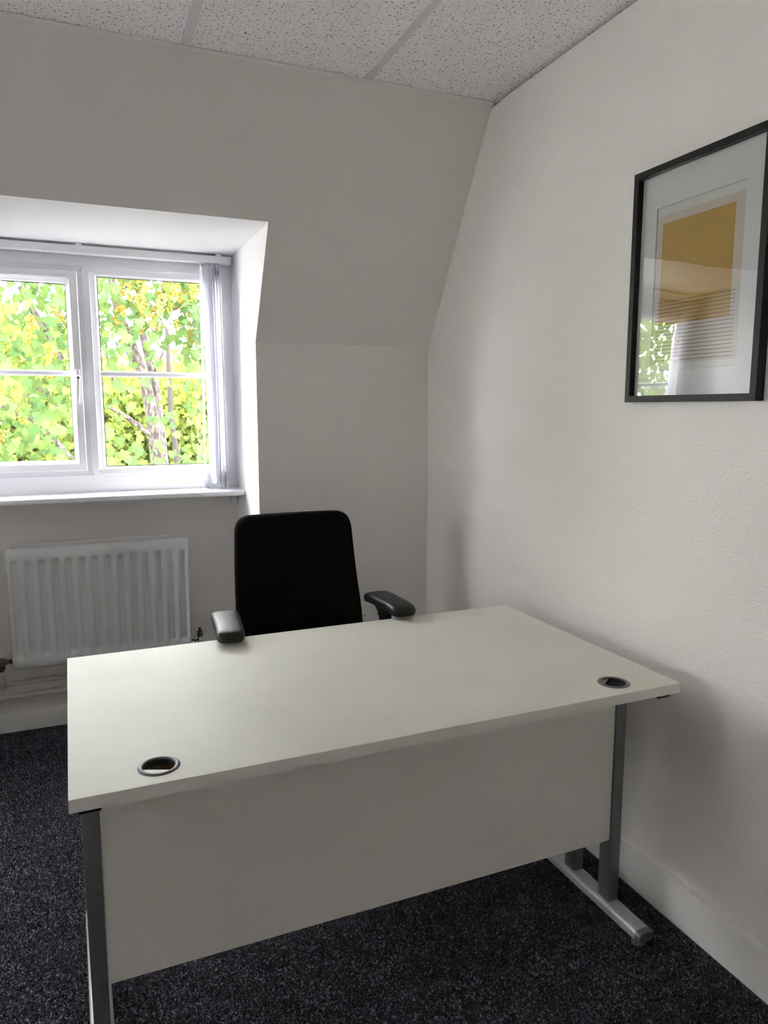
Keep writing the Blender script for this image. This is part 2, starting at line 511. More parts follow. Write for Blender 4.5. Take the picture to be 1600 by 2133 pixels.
for x in xs[1:-1]:
    MB().box(x - 0.0135, x + 0.0135, YF, Y1 - 0.001, H - 0.003, H + 0.0005).box(x - 0.001, x + 0.001, YF, Y1 - 0.001, H, H + 0.03).build('grid_bar', M['tbar'], ce, 0)
for y in ys[1:-1]:
    MB().box(XW, 0.0, y - 0.012, y + 0.012, H - 0.0022, H + 0.0005).build('grid_bar', M['tbar'], ce, 0)
MB().prism([(Y1 + 0.004, H - 0.009), (Y1 - 0.010, H - 0.0035), (Y1 - 0.010, H - 0.0005), (Y1 + 0.004, H - 0.0005)], XW, 0.0).build('edge_angle', M['paint'], ce, 0)

def skirting_prof(t, h): return [(0, 0), (-t, 0), (-t, h - 0.007), (-t * 0.86, h - 0.002), (-t * 0.6, h), (0, h + 0.001)]
b = MB().prism(skirting_prof(0.018, 0.087), XL + e, XR - e)
o = b.build('baseboard_dormer', M['gloss']); o.location = (0, YR, 0)
tag(o, 'white gloss skirting below the radiator', kind='structure')
b = MB().prism(skirting_prof(0.018, 0.122), XR, -0.018); o = b.build('baseboard_back', M['gloss'])
tag(o, 'white gloss skirting along the knee wall', kind='structure')
b = MB().prism(skirting_prof(0.018, 0.122), D2[1], XL); o = b.build('baseboard_back_far', M['gloss'])
tag(o, 'white gloss skirting up to the added dormer', kind='structure')
br = MB()
pf = skirting_prof(0.018, 0.124); n = len(pf)
br.add([(a, YF, z) for a, z in pf] + [(a, 0, z) for a, z in pf], [tuple(range(n)), tuple(range(n, 2 * n))[::-1]] + [(k, n + k, n + (k + 1) % n, (k + 1) % n) for k in range(n)])
tag(br.build('baseboard_right', M['gloss']), 'white gloss skirting along the papered wall', kind='structure')

# ------------------------------------------------------------------ windows
YG = 0.480   # glass plane
def mitred(b, loops_):
    b.loops([rect_loop(*l) for l in loops_], close=True)

def make_window(name, xl, xr, label):
    root = empty(name, ((xl + xr) / 2, YR, ZSILL)); tag(root, label, kind='structure')
    def T(mb): 
        ox, oy, oz = root.location
        mb.v = [(x - ox, y - oy, z - oz) for x, y, z in mb.v]; return mb
    xm = xl + (XR - XL) * 0.4980          # mullion centre
    zt, zb = 1.978, 1.138                 # inner frame edges
    g0, g1 = xm + 0.033, xr - 0.070       # fixed light
    yf = 0.450
    # outer frame: four mitred members around the two openings
    f = MB()
    jl = xl + 0.067
    mitred(f, [(xl + 0.002, xr - 0.002, ZSILL, ZS - 0.002, 0.53), (xl + 0.002, xr - 0.002, ZSILL, ZS - 0.002, yf), (jl - 0.021, g1 + 0.021, zb - 0.021, zt + 0.021, yf), (jl - 0.019, g1 + 0.019, zb - 0.019, zt + 0.019, yf + 0.003),
               (jl, g1, zb, zt, yf + 0.012), (jl, g1, zb, zt, 0.53)])
    T(f).build('outer_frame', M['upvc'], root, 20)
    # mullion with pointed welded ends
    mu = MB()
    hw = 0.033
    def mul(y, w, dz): return [(xm - w, y, zb - 0.0), (xm, y, zb - dz), (xm + w, y, zb - 0.0), (xm + w, y, zt + 0.0), (xm, y, zt + dz), (xm - w, y, zt + 0.0)]
    mu.loops([mul(0.53, hw, 0.0), mul(yf + 0.0118, hw, 0.020), mul(yf + 0.0022, hw - 0.017, 0.030), mul(yf - 0.0012, hw - 0.0185, 0.031)], capend=True, capstart=True)
    T(mu).build('mullion', M['upvc'], root, 20)
    # fixed light: bead, glass, bar
    bd = MB()
    mitred(bd, [(g0 - 0.0005, g1 + 0.0005, zb - 0.0005, zt + 0.0005, yf + 0.011), (g0 + 0.004, g1 - 0.004, zb + 0.004, zt - 0.004, yf + 0.013), (g0 + 0.013, g1 - 0.013, zb + 0.013, zt - 0.013, YG - 0.001), (g0 - 0.0005, g1 + 0.0005, zb - 0.0005, zt + 0.0005, YG - 0.001)])
    T(bd).build('glazing_bead', M['upvc'], root, 20)
    gk = MB(); mitred(gk, [(g0 + 0.010, g1 - 0.010, zb + 0.010, zt - 0.010, YG - 0.0012), (g0 + 0.0155, g1 - 0.0155, zb + 0.0155, zt - 0.0155, YG - 0.0012), (g0 + 0.0155, g1 - 0.0155, zb + 0.0155, zt - 0.0155, YG + 0.0002), (g0 + 0.010, g1 - 0.010, zb + 0.010, zt - 0.010, YG + 0.0002)])
    T(gk).build('gasket', M['black_gap'], root, 0)
    T(MB().box(g0 + 0.002, g1 - 0.002, YG, YG + 0.02, zb + 0.002, zt - 0.002)).build('pane', M['glass'], root, 0)
    def bar(x0, x1, zc=1.5555):
        prof = [(YG + 0.0, zc - 0.0115), (YG - 0.007, zc - 0.0095), (YG - 0.010, zc - 0.004), (YG - 0.010, zc + 0.004), (YG - 0.007, zc + 0.0095), (YG + 0.0, zc + 0.0115)]
        return T(MB().prism(prof, x0, x1))
    bar(g0 + 0.010, g1 - 0.010).build('glazing_bar', M['upvc'], root, 20)
    # opening casement
    s0, s1, sb, st = jl + 0.0015, xm - 0.034, zb + 0.001, zt - 0.001
    ysf = 0.432
    sash = MB()
    mitred(sash, [(s0, s1, sb, st, YG + 0.02), (s0, s1, sb, st, ysf + 0.004), (s0 + 0.003, s1 - 0.003, sb + 0.003, st - 0.003, ysf), (s0 + 0.030, s1 - 0.030, sb + 0.030, st - 0.034, ysf),
                  (s0 + 0.0315, s1 - 0.0315, sb + 0.0315, st - 0.0355, ysf + 0.002), (s0 + 0.047, s1 - 0.047, sb + 0.043, st - 0.050, ysf + 0.014), (s0 + 0.047, s1 - 0.047, sb + 0.043, st - 0.050, YG + 0.02)])
    so = T(sash).build('casement_sash', M['upvc'], root, 20)
    gk = MB(); a = (s0 + 0.0465, s1 - 0.0465, sb + 0.0425, st - 0.0495); c = (s0 + 0.049, s1 - 0.049, sb + 0.0445, st - 0.053)
    mitred(gk, [(*a, YG - 0.003), (*c, YG - 0.003), (*c, YG + 0.0002), (*a, YG + 0.0002)])
    T(gk).build('gasket', M['black_gap'], so, 0)
    T(MB().box(s0 + 0.02, s1 - 0.02, YG, YG + 0.018, sb + 0.02, st - 0.02)).build('pane', M['glass'], so, 0)
    bar(s0 + 0.046, s1 - 0.046).build('glazing_bar', M['upvc'], so, 20)
    tv = MB().box(s0 + 0.03, s1 - 0.036, ysf - 0.009, ysf + 0.002, st - 0.030, st - 0.005, 0.002)
    for k in range(5):
        a = s0 + 0.04 + k * 0.088
        tv.box(a, a + 0.076, ysf - 0.0125, ysf - 0.006, st - 0.0325, st - 0.0285, 0.001, 1)
    T(tv).build('trickle_vent', M['upvc'], so)
    # handle: base plate, boss with lock, long drooping lever
    xh = s1 - 0.0165
    hb = MB().box(xh - 0.009, xh + 0.009, ysf - 0.011, ysf + 0.001, 1.498, 1.572, 0.0055, 3)
    hb.lathe([(0.0105, 0), (0.0105, 0.018), (0.008, 0.024), (0, 0.024)], Matrix.Translation((xh, ysf - 0.010, 1.535)) @ Matrix.Rotation(pi / 2, 4, 'X'), 20)
    lv = [(xh, ysf - 0.028, 1.540), (xh - 0.001, ysf - 0.031, 1.515), (xh - 0.003, ysf - 0.036, 1.48), (xh - 0.005, ysf - 0.037, 1.45), (xh - 0.006, ysf - 0.034, 1.428)]
    hb.tube(lv, [0.0095, 0.0095, 0.0085, 0.0075, 0.005], 12)
    T(hb).build('handle', M['upvc'], so)
    lk = MB().lathe([(0.0048, 0), (0.0048, 0.0012), (0, 0.0012)], Matrix.Translation((xh + 0.001, ysf - 0.0375, 1.534)) @ Matrix.Rotation(pi / 2, 4, 'X'), 16)
    T(lk).build('lock', M['black_gap'], so)
    # sill board
    sl = MB().box(xl + 0.001, xr - 0.001, 0.268, 0.53, 1.0185, ZSILL, 0.006, 3)
    sp = T(sl).build('sill', M['upvc'], root)
    bk = MB().box(xr - 0.035, xr - 0.006, YR - 0.03, YR - 0.001, 0.962, 1.018, 0.004)
    T(bk).build('bracket', M['upvc'], sp)
    return root
make_window('window_1', XL, XR, 'white two light casement window over the radiator, trees outside')
w4 = empty('added_window_4', (XW, (LW[0] + LW[1]) / 2, LW[2])); tag(w4, 'narrow white framed window added in the end wall for light', kind='structure')  # added out of view as an extra source of daylight
W4 = (LW[1] - LW[0]) / 2; H4 = LW[3] - LW[2]
def w4_loop(i, x): return [(x, -W4 + i, i), (x, W4 - i, i), (x, W4 - i, H4 - i), (x, -W4 + i, H4 - i)]
MB().loops([w4_loop(0, -0.08), w4_loop(0, -0.01), w4_loop(0.05, -0.01), w4_loop(0.05, -0.08)], close=True).build('outer_frame', M['upvc'], w4)
MB().box(-0.055, -0.045, -W4 + 0.04, W4 - 0.04, 0.04, H4 - 0.04).build('pane', M['glass'], w4, 0)
for nm, (a, b) in (('added_door_1', D2), ('added_door_2', D3)):  # glazed openings added out of view to brighten the room
    dr = empty(nm, ((a + b) / 2, YR, 0.06)); tag(dr, 'unseen white glazed door pair added to let in fill light' if nm == 'added_door_1' else 'second unseen white glazed door pair added for fill light', kind='structure')
    hw_, hh = (b - a) / 2 - 0.002, ZS - 0.062
    MB().loops([rect_loop(-hw_ + i_, hw_ - i_, i_, hh - i_, y_) for i_, y_ in ((0, 0.07), (0, -0.01), (0.05, -0.01), (0.05, 0.07))], close=True).build('outer_frame', M['upvc'], dr, 20)
    for sg in (-1, 1):
        x0, x1 = (-hw_ + 0.05, -0.001) if sg < 0 else (0.001, hw_ - 0.05)
        lf = MB().loops([rect_loop(x0 + i_, x1 - i_, 0.05 + i_, hh - 0.05 - i_, y_) for i_, y_ in ((0, 0.05), (0, -0.02), (0.06, -0.02), (0.06, 0.05))], close=True).build('door_leaf', M['upvc'], dr, 20)
        MB().box(x0 + 0.055, x1 - 0.055, -0.012, 0.042, 0.105, 0.86, 0.004).build('lower_panel', M['upvc'], lf)  # solid panel keeps low daylight off the papered wall
        MB().box(x0 + 0.05, x1 - 0.05, 0.012, 0.030, 0.855, hh - 0.10).build('pane', M['glass'], lf, 0)

# ------------------------------------------------------------------ vertical blind drawn to the side
bl = empty('vertical_blind', (-1.39, 0.41, 2.06))
tag(bl, 'white vertical blind with its fabric vanes bunched beside the window reveal', 'blind')
def BT(mb):
    mb.v = [(x + 1.39, y - 0.41, z - 2.06) for x, y, z in mb.v]; return mb
BT(MB().box(XL + 0.012, XR - 0.014, 0.384, 0.430, 2.0405, 2.0715, 0.003)).build('headrail', M['upvc'], bl)
for x in (-1.415, -0.845, -1.95):
    BT(MB().box(x - 0.012, x + 0.012, 0.380, 0.434, 2.0705, 2.080, 0.002)).build('mounting_clip', M['upvc'], bl)
MIRX = XL + XR
vane_x = [-0.9195, -0.9040, -0.8905, -0.8785, -0.8665, -0.8530, -0.8400]
low_x = [-0.930, -0.893, -0.884, -0.873, -0.861, -0.845, -0.828]
angs = [2, -8, -7, 1, 4, 6, 10]
vane_x += [MIRX - x for x in vane_x]; low_x += [MIRX - x for x in low_x]; angs += [-a for a in angs]
vane_bot = []
for i, (x, xl_, a) in enumerate(zip(vane_x, low_x, angs)):
    mb = MB(); hw = 0.0445; t = 0.0006
    rows = 14; lps = []
    zb_ = 1.072 + 0.004 * (i % 3) - (0.012 if i % 7 > 4 else 0)
    for k in range(rows + 1):
        f = k / rows
        z = 2.022 + (zb_ - 2.022) * f
        cx = x + (xl_ - x) * f
        tw = radians(a + (22 if i == 0 else -22 if i == 7 else 0) * max(0, (f - 0.78) / 0.22) ** 1.2 + (0 if i % 7 < 5 else 8 if i < 7 else -8) * f)
        ux, uy = sin(tw), cos(tw)
        bow = 0.002 * cos(f * 5 + i)
        nx, ny = uy, -ux
        lps.append([(cx + ux * s * hw + nx * (q * t + bow * (1 - s * s)), 0.407 + uy * s * hw + ny * (q * t + bow * (1 - s * s)), z) for s, q in ((-1, 1), (0, 1), (1, 1), (1, -1), (0, -1), (-1, -1))])
    mb.loops(lps, capstart=True, capend=True)
    vo = BT(mb).build('vane', M['vane'], bl)
    vane_bot.append((lps[-1], xl_, zb_))
    h = MB().tube([(x, 0.407, 2.022), (x, 0.407, 2.042)], 0.003, 8).box(x - 0.003, x + 0.003, 0.395, 0.419, 2.012, 2.024, 0.001, 1)
    BT(h).build('hanger', M['upvc'], vo)
    lp = lps[-1]
    d = (Vector(lp[2]) - Vector(lp[0])).normalized(); c0 = Vector(((lp[0][0] + lp[2][0]) / 2, (lp[0][1] + lp[2][1]) / 2, zb_))
    rot = math.atan2(d.x, d.y)
    BT(MB().box(-0.0022, 0.0022, -0.043, 0.043, -0.012, 0.014, 0.001, 1, Matrix.Translation(c0) @ Matrix.Rotation(-rot, 4, 'Z'))).build('weight', M['upvc'], vo)
for i in [k for k in range(len(vane_bot) - 1) if k != 6]:
    for side in (0, 2):
        p, q = Vector(vane_bot[i][0][side]), Vector(vane_bot[i + 1][0][side])
        pts = [p.lerp(q, f) + Vector((0, 0, -0.005 - 0.028 * (1 - (2 * f - 1) ** 2))) for f in [k / 6 for k in range(7)]]
        BT(MB().tube(pts, 0.0011, 6)).build('link_chain', M['upvc'], bl)
BT(MB().tube([(-0.934, 0.378, 2.042), (-0.9345, 0.374, 1.6), (-0.938, 0.374, 1.12), (-0.935, 0.38, 1.10), (-0.930, 0.386, 1.12), (-0.9275, 0.386, 1.6), (-0.927, 0.384, 2.042)], 0.0011, 6)).build('control_cord', M['upvc'], bl)

# ------------------------------------------------------------------ radiator with valves
ra = empty('radiator', (-1.395, 0.40, 0.30))
tag(ra, 'white ribbed steel panel radiator below the window', 'radiator')
def RT(mb):
    mb.v = [(x + 1.395, y - 0.40, z - 0.30) for x, y, z in mb.v]; return mb
RX0, RX1, RZ0, RZ1, RY = -1.765, -1.027, 0.309, 0.826, 0.350
def sstep(a, b, x):
    t = max(0, min(1, (x - a) / (b - a))); return t * t * (3 - 2 * t)
fx = [RX0, RX0 + 0.003]
c_first, pitch = -1.7325, 0.0521
for k in range(14):
    c = c_first + k * pitch
    fx += [c - 0.0215, c - 0.0165, c - 0.0115, c - 0.009, c, c + 0.009, c + 0.0115, c + 0.0165, c + 0.0215]
fx += [RX1 - 0.003, RX1]
fz = [RZ0, RZ0 + 0.006, 0.345, 0.352, 0.358, 0.364, 0.370, 0.376, 0.45, 0.55, 0.65, 0.752, 0.760, 0.768, 0.776, 0.784, RZ1 - 0.022, RZ1 - 0.012, RZ1 - 0.005, RZ1 - 0.0015, RZ1]
def rdepth(x, z):
    k = round((x - c_first) / pitch); k = max(0, min(13, k)); d = abs(x - (c_first + k * pitch))
    cz = min(sstep(0.347, 0.372, z), 1 - sstep(0.756, 0.782, z))
    y = 0.014 * (1 - sstep(0.0105, 0.0190, d)) * cz
    ez = max(0, z - (RZ1 - 0.022)) / 0.022
    y += 0.018 * ez * ez
    if z <= RZ0 + 1e-6: y += 0.006
    if x <= RX0 + 1e-6 or x >= RX1 - 1e-6: y += 0.004
    return RY + y
rp = MB(); nx_, nz_ = len(fx), len(fz)
vsr = [(x, rdepth(x, z), z) for z in fz for x in fx] 
fsr = [(j * nx_ + i, j * nx_ + i + 1, (j + 1) * nx_ + i + 1, (j + 1) * nx_ + i) for j in range(nz_ - 1) for i in range(nx_ - 1)]
rp.add(vsr, fsr)
bk = [(x, 0.374, z) for x, z in ((RX0, RZ0), (RX1, RZ0), (RX1, RZ1), (RX0, RZ1))]
rp.v = rp.v; base = len(rp.v); rp.v += bk
rp.f.append((base, base + 3, base + 2, base + 1))
rp.f.append(tuple(range(nx_)) + (base + 1, base))
rp.f.append(tuple((nz_ - 1) * nx_ + i for i in reversed(range(nx_))) + (base + 3, base + 2))
rp.f.append(tuple(j * nx_ for j in reversed(range(nz_))) + (base, base + 3))
rp.f.append(tuple(j * nx_ + nx_ - 1 for j in range(nz_)) + (base + 2, base + 1))
RT(rp).build('front_panel', M['rad'], ra, 50)
RT(MB().box(RX0 - 0.008, RX1 + 0.008, 0.385, 0.405, RZ0 + 0.004, RZ1 - 0.008, 0.006, 3)).build('rear_panel', M['rad'], ra)
RT(MB().box(RX0 + 0.02, RX1 - 0.005, 0.405, 0.428, RZ0 + 0.03, RZ1 + 0.012, 0.003, 1)).build('convector_fins', M['rad'], ra)
for x in (-1.66, -1.13):
    RT(MB().box(x - 0.02, x + 0.02, 0.427, YR - 0.0005, 0.36, 0.80)).build('wall_bracket', M['rad'], ra)
# valve beside the wall end: brass body with bleed tail
v = MB().tube([(-1.762, 0.392, 0.336), (-1.80, 0.392, 0.336)], 0.0085, 12).tube([(-1.79, 0.392, 0.338), (-1.83, 0.392, 0.338)], 0.013, 6)
v.lathe([(0.0, 0.018), (0.012, 0.018), (0.0135, 0.006), (0.0135, -0.012), (0.016, -0.012), (0.016, -0.030), (0.009, -0.034), (0.009, -0.04)], Matrix.Translation((-1.812, 0.392, 0.336)), 14)
vo = RT(v).build('valve', M['brass'], ra); vo['label'] = 'brass valve'
RT(MB().tube([(-1.777, 0.379, 0.345), (-1.7735, 0.372, 0.338), (-1.7745, 0.371, 0.352)], 0.0035, 8)).build('bleed_pin', M['blackp'], vo)
v = MB().tube([(-1.025, 0.392, 0.342), (-0.99, 0.392, 0.342)], 0.009, 12).tube([(-1.008, 0.392, 0.342), (-1.0, 0.392, 0.342)], 0.0135, 6)
v.lathe([(0.009, -0.06), (0.009, -0.03), (0.0135, -0.03), (0.0135, -0.014), (0.011, -0.01), (0.011, 0.016), (0.0, 0.016)], Matrix.Translation((-0.982, 0.392, 0.342)), 14)
vo = RT(v).build('valve', M['chrome'], ra); vo['label'] = 'chrome valve with black cap'
RT(MB().lathe([(0.0125, 0.012), (0.0125, 0.034), (0.009, 0.037), (0.0055, 0.037), (0.0055, 0.052), (0, 0.053)], Matrix.Translation((-0.982, 0.392, 0.342)), 14)).build('valve_cap', M['blackp'], vo)

# heating pipes under the radiator
def pipe(name, z, y, x0, x1, pts, label, xc):
    r = 0.0085 if z > 0.2 else 0.0115
    o = empty(name, (xc, y, z)); tag(o, label, 'pipe', 'heating pipes under the radiator')
    mb = MB().tube(pts, r, 14)
    mb.v = [(a - xc, b_ - y, c - z) for a, b_, c in mb.v]; mb.build('tube', M['pipe'], o)
    for cx in (xc, xc + 0.45):
        c = MB().lathe([(r + 0.0005, -0.009), (r + 0.0035, -0.009), (r + 0.0035, 0.009), (r + 0.0005, 0.009)], Matrix.Translation((cx, y, z)) @ Matrix.Rotation(pi / 2, 4, 'Y'), 16, False)
        c.box(cx - 0.008, cx + 0.008, y + r, YR - 0.0005, z - 0.008, z + 0.008)
        c.v = [(a - xc, b_ - y, d - z) for a, b_, d in c.v]; c.build('pipe_clip', M['pipe'], o)
yp = 0.432
pipe('heating_pipe', 0.2235, yp, XL, XR, [(XL + 0.004, yp, 0.2235), (-1.2, yp, 0.2235), (XR - 0.004, yp, 0.2235)], 'thin white painted heating pipe running just under the radiator', -1.617)
pipe('heating_pipe', 0.1655, yp, XL, XR, [(XL + 0.004, yp, 0.1655), (-1.2, yp, 0.1655), (XR - 0.004, yp, 0.1655)], 'thicker white painted heating pipe just above the skirting', -1.613)
o = empty('riser_pipe', (-1.812, 0.392, 0.2235)); tag(o, 'short upright white pipe dropping from the brass radiator valve', 'pipe')
mb = MB().tube([(-1.812, 0.392, 0.296), (-1.812, 0.392, 0.245), (-1.812, 0.398, 0.230), (-1.812, 0.410, 0.2237), (-1.812, yp - 0.0088, 0.2235)], [0.0095] * 5, 14)
mb.v = [(a + 1.812, b_ - 0.392, c - 0.2235) for a, b_, c in mb.v]; mb.build('tube', M['pipe'], o)
mb = MB().tube([(0, 0, -0.0), (0, 0, 0.02)], 0.0125, 14); mb.v = [(a, b_, c + 0.03) for a, b_, c in mb.v]; mb.build('elbow_collar', M['pipe'], o)

# ------------------------------------------------------------------ blank wall plate
o = empty('wall_plate', (-0.2795, 0, 0.484)); tag(o, 'white blank socket plate with two screws low on the knee wall', 'wall plate')
MB().box(-0.043, 0.043, -0.009, -0.0003, -0.043, 0.043, 0.003).build('cover', M['plate'], o)
for x in (-0.0315, 0.0315):
    MB().lathe([(0.0034, 0), (0.0034, 0.0008), (0, 0.0008)], Matrix.Translation((x, -0.009, 0)) @ Matrix.Rotation(pi / 2, 4, 'X'), 12).build('screw', M['grom'], o)

# ------------------------------------------------------------------ desk
DW, DD, DH, DT = 1.400, 0.800, 0.730, 0.025
dk = empty('office_desk', (-0.1112, -1.6696, 0), 0.0116)
tag(dk, 'white rectangular office desk with front panel and silver cantilever legs', 'desk')
GR = [(-1.2405, 0.067), (-0.1520, 0.067)]
GRR = 0.0335
def desktop():
    # plate with two round holes: rings around each hole, bridged to a square patch
    mb = MB(); n = 32
    sq = 0.060
    for zz in (DH, DH - DT):
        b0 = 0.0008 if zz == DH else 0.0
        X0, X1, Y0, Y1_ = -DW + b0, -b0, b0, DD - b0
        patches = []
        for gx, gy in GR:
            ring = [(gx + GRR * cos(2 * pi * k / n), gy + GRR * sin(2 * pi * k / n), zz) for k in range(n)]
            outer = []
            for k in range(n):
                c, s_ = cos(2 * pi * k / n), sin(2 * pi * k / n); q = sq / max(abs(c), abs(s_))
                outer.append((gx + q * c, gy + q * s_, zz))
            mb.loops([ring, outer])
            patches.append((gx - sq, gx + sq, gy - sq, gy + sq))
        (a0, a1, b0_, b1_), (c0, c1, d0, d1) = patches
        for x0, x1, y0, y1 in ((X0, a0, b0_, b1_), (a1, c0, b0_, b1_), (c1, X1, b0_, b1_), (X0, X1, Y0, b0_), (X0, X1, b1_, Y1_)):
            mb.add([(x0, y0, zz), (x1, y0, zz), (x1, y1, zz), (x0, y1, zz)], [(0, 1, 2, 3)])
    return mb
dt = desktop().build('desktop', M['desk'], dk, 0)
ed = MB()
t = 0.0008
ed.loops([[(-DW + t, t, DH), (-t, t, DH), (-t, DD - t, DH), (-DW + t, DD - t, DH)], [(-DW, 0, DH - t), (0, 0, DH - t), (0, DD, DH - t), (-DW, DD, DH - t)], [(-DW, 0, DH - DT), (0, 0, DH - DT), (0, DD, DH - DT), (-DW, DD, DH - DT)]])
ed.build('edge_banding', M['deskedge'], dt, 20)
for i, (gx, gy) in enumerate(GR):
    g = MB().lathe([(0.0300, -0.013), (0.0300, 0.0012), (0.0312, 0.0024), (0.0345, 0.0030), (0.0378, 0.0020), (0.0395, 0.0), (0.0334, 0.0), (0.0334, -0.013)], Matrix.Translation((gx, gy, DH)), 48, False)
    g.f += []
    go = g.build('cable_port', M['grom'], dk, 40)
    MB().lathe([(GRR, -DT), (GRR, -0.0005)], Matrix.Translation((gx, gy, DH)), 32, False).build('port_wall', M['chip'] if i == 0 else M['gromin'], go)  # second hole's board wall coloured dark in place of shade
    MB().lathe([(0.0299, -0.012), (0.0299, -0.001)], Matrix.Translation((gx, gy, DH)), 48, False).build('port_sleeve', M['gromin'], go)
    # recessed half cover inside the ring
    a0, a1 = ((radians(182), radians(312)) if i == 0 else (radians(75), radians(178)))
    seg = [(gx + 0.0292 * cos(a0 + (a1 - a0) * k / 14), gy + 0.0292 * sin(a0 + (a1 - a0) * k / 14)) for k in range(15)]
    c = MB(); nn = len(seg)
    c.add([(x, y, DH - 0.0008) for x, y in seg] + [(x, y, DH - 0.0033) for x, y in seg], [tuple(range(nn)), tuple(range(nn, 2 * nn))[::-1]] + [(k, nn + k, nn + (k + 1) % nn, (k + 1) % nn) for k in range(nn)])
    c.build('port_cover', M['gromcap_skylit'] if i == 0 else M['grom'], go, 0)  # first cover's sky reflection is put into its colour
# modesty panel between the legs
MB().box(-1.3495, -0.0505, 0.170, 0.188, 0.223, DH - DT - 0.0005, 0.0008, 1).build('modesty_panel', M['deskedge'], dk)
for lx in (-1.3665, -0.0335):
    u = MB().box(lx - 0.0165, lx + 0.0165, 0.163, 0.210, 0.038, DH - DT - 0.014, 0.002)
    lo = u.build('leg', M['steel'], dk)
    MB().box(lx - 0.0165, lx + 0.0165, 0.315, 0.362, 0.038, DH - DT - 0.014, 0.002).build('rear_upright', M['steel'], lo)
    MB().box(lx - 0.020, lx + 0.020, 0.016, 0.72, DH - DT - 0.016, DH - DT - 0.0005, 0.003, 1).build('top_arm', M['blackp'], lo)
    # foot: long rounded tube lying on the floor, plastic ends and levelling pads
    prof = [(-0.0255, 0.0145), (-0.0255, 0.030), (-0.0225, 0.0375), (-0.015, 0.0405), (0.015, 0.0405), (0.0225, 0.0375), (0.0255, 0.030), (0.0255, 0.0145), (0.021, 0.0115), (-0.021, 0.0115)]
    fxx = lx - 0.004 if lx > -1 else lx
    MB().loops([[(fxx + a, yy, z) for a, z in prof] for yy in (0.045, 0.70)], capstart=True, capend=True).build('foot', M['steelfoot'], lo, 50)
    for y0, y1 in ((0.028, 0.045), (0.70, 0.717)):
        MB().loops([[(fxx + a * s_, yy, 0.026 + (z - 0.026) * s_) for a, z in prof] for yy, s_ in ((y0, 0.86), (y0 + 0.004 if y0 < 0.1 else y1 - 0.004, 0.99), (y1 if y0 < 0.1 else y0, 0.99))][::(1 if y0 < 0.1 else 1)], capstart=True, capend=True).build('end_cap', M['steel'], lo, 50)
    for yy in (0.048, 0.66):
        MB().lathe([(0.0175, 0.0), (0.0185, 0.003), (0.014, 0.0065), (0.006, 0.008), (0.006, 0.013)], Matrix.Translation((fxx - 0.009, yy, 0)), 20).build('levelling_foot', M['grom'], lo)

# ------------------------------------------------------------------ office chair
ch = empty('office_chair', (-0.765, -0.64, 0))
tag(ch, 'black fabric swivel office chair with padded armrests behind the desk', 'chair')
def CT(mb):
    mb.v = [(x + 0.765, y + 0.64, z) for x, y, z in mb.v]; return mb
def rounded_outline(w0, w1, z0, z1, r, n=10):
    """outline of a trapezoid (half width w0 at z0, w1 at z1) with rounded corners, many points"""
    c = [(-w0, z0), (w0, z0), (w1, z1), (-w1, z1)]
    pts = []
    for i in range(4):
        p = Vector(c[i]); a = (Vector(c[i - 1]) - p).normalized(); b_ = (Vector(c[(i + 1) % 4]) - p).normalized()
        for k in range(n + 1):
            f = k / n
            q0 = p + a * r * (1 - f) ; q1 = p + b_ * r * f
            q = (p + a * r).lerp(p, f).lerp(p.lerp(p + b_ * r, f), f)
            pts.append(q)
        nxt = Vector(c[(i + 1) % 4]); e0 = p + b_ * r; a2 = (p - nxt).normalized(); e1 = nxt + a2 * r
        for k in range(1, 8): pts.append(e0.lerp(e1, k / 8))
    return pts
BCX, BZ0, BZ1 = -0.7505, 0.50, 1.029
out = rounded_outline(0.243, 0.216, BZ0, BZ1, 0.060)
mid = Vector((0, (BZ0 + BZ1) / 2))
def back_y(x, z):
    f = (z - BZ0) / (BZ1 - BZ0)
    lum = 0.020 * math.exp(-((z - 0.66) / 0.11) ** 2)
    return -0.475 + 0.070 * f - lum - 0.55 * x * x
def back_pt(p, s_, off):
    q = mid + (p - mid) * s_
    return (BCX + q.x, back_y(q.x, q.y) + off, q.y)
lp = []
TH = 0.025
for s_, o_ in ((0.02, -TH - 0.004), (0.35, -TH - 0.004), (0.65, -TH - 0.003), (0.85, -TH - 0.001), (0.95, -TH * 0.92), (0.982, -TH * 0.7), (1.0, 0.0), (0.982, TH * 0.7), (0.95, TH * 0.95), (0.85, TH), (0.5, TH), (0.02, TH)):
    lp.append([back_pt(p, s_, o_) for p in out])
bo = CT(MB().loops(lp, capstart=True, capend=True)).build('backrest', M['fabric'], ch, 60)
for z in (0.602, 0.640, 0.678, 0.716):
    pts = [(BCX + x, back_y(x, z) - TH - 0.0025, z) for x in [-0.19 + 0.38 * k / 14 for k in range(15)]]
    CT(MB().tube(pts, 0.0022, 6)).build('stitched_seam', M['fabric'], bo)
# shell and upright behind the back
sp = [(-0.755, -0.47, 0.40), (-0.752, -0.425, 0.44), (-0.7505, -0.405, 0.52), (-0.7505, -0.385, 0.66), (-0.7505, -0.372, 0.78)]
CT(MB().tube(sp, [0.028, 0.03, 0.03, 0.028, 0.02], 12)).build('back_support', M['blackp'], ch)
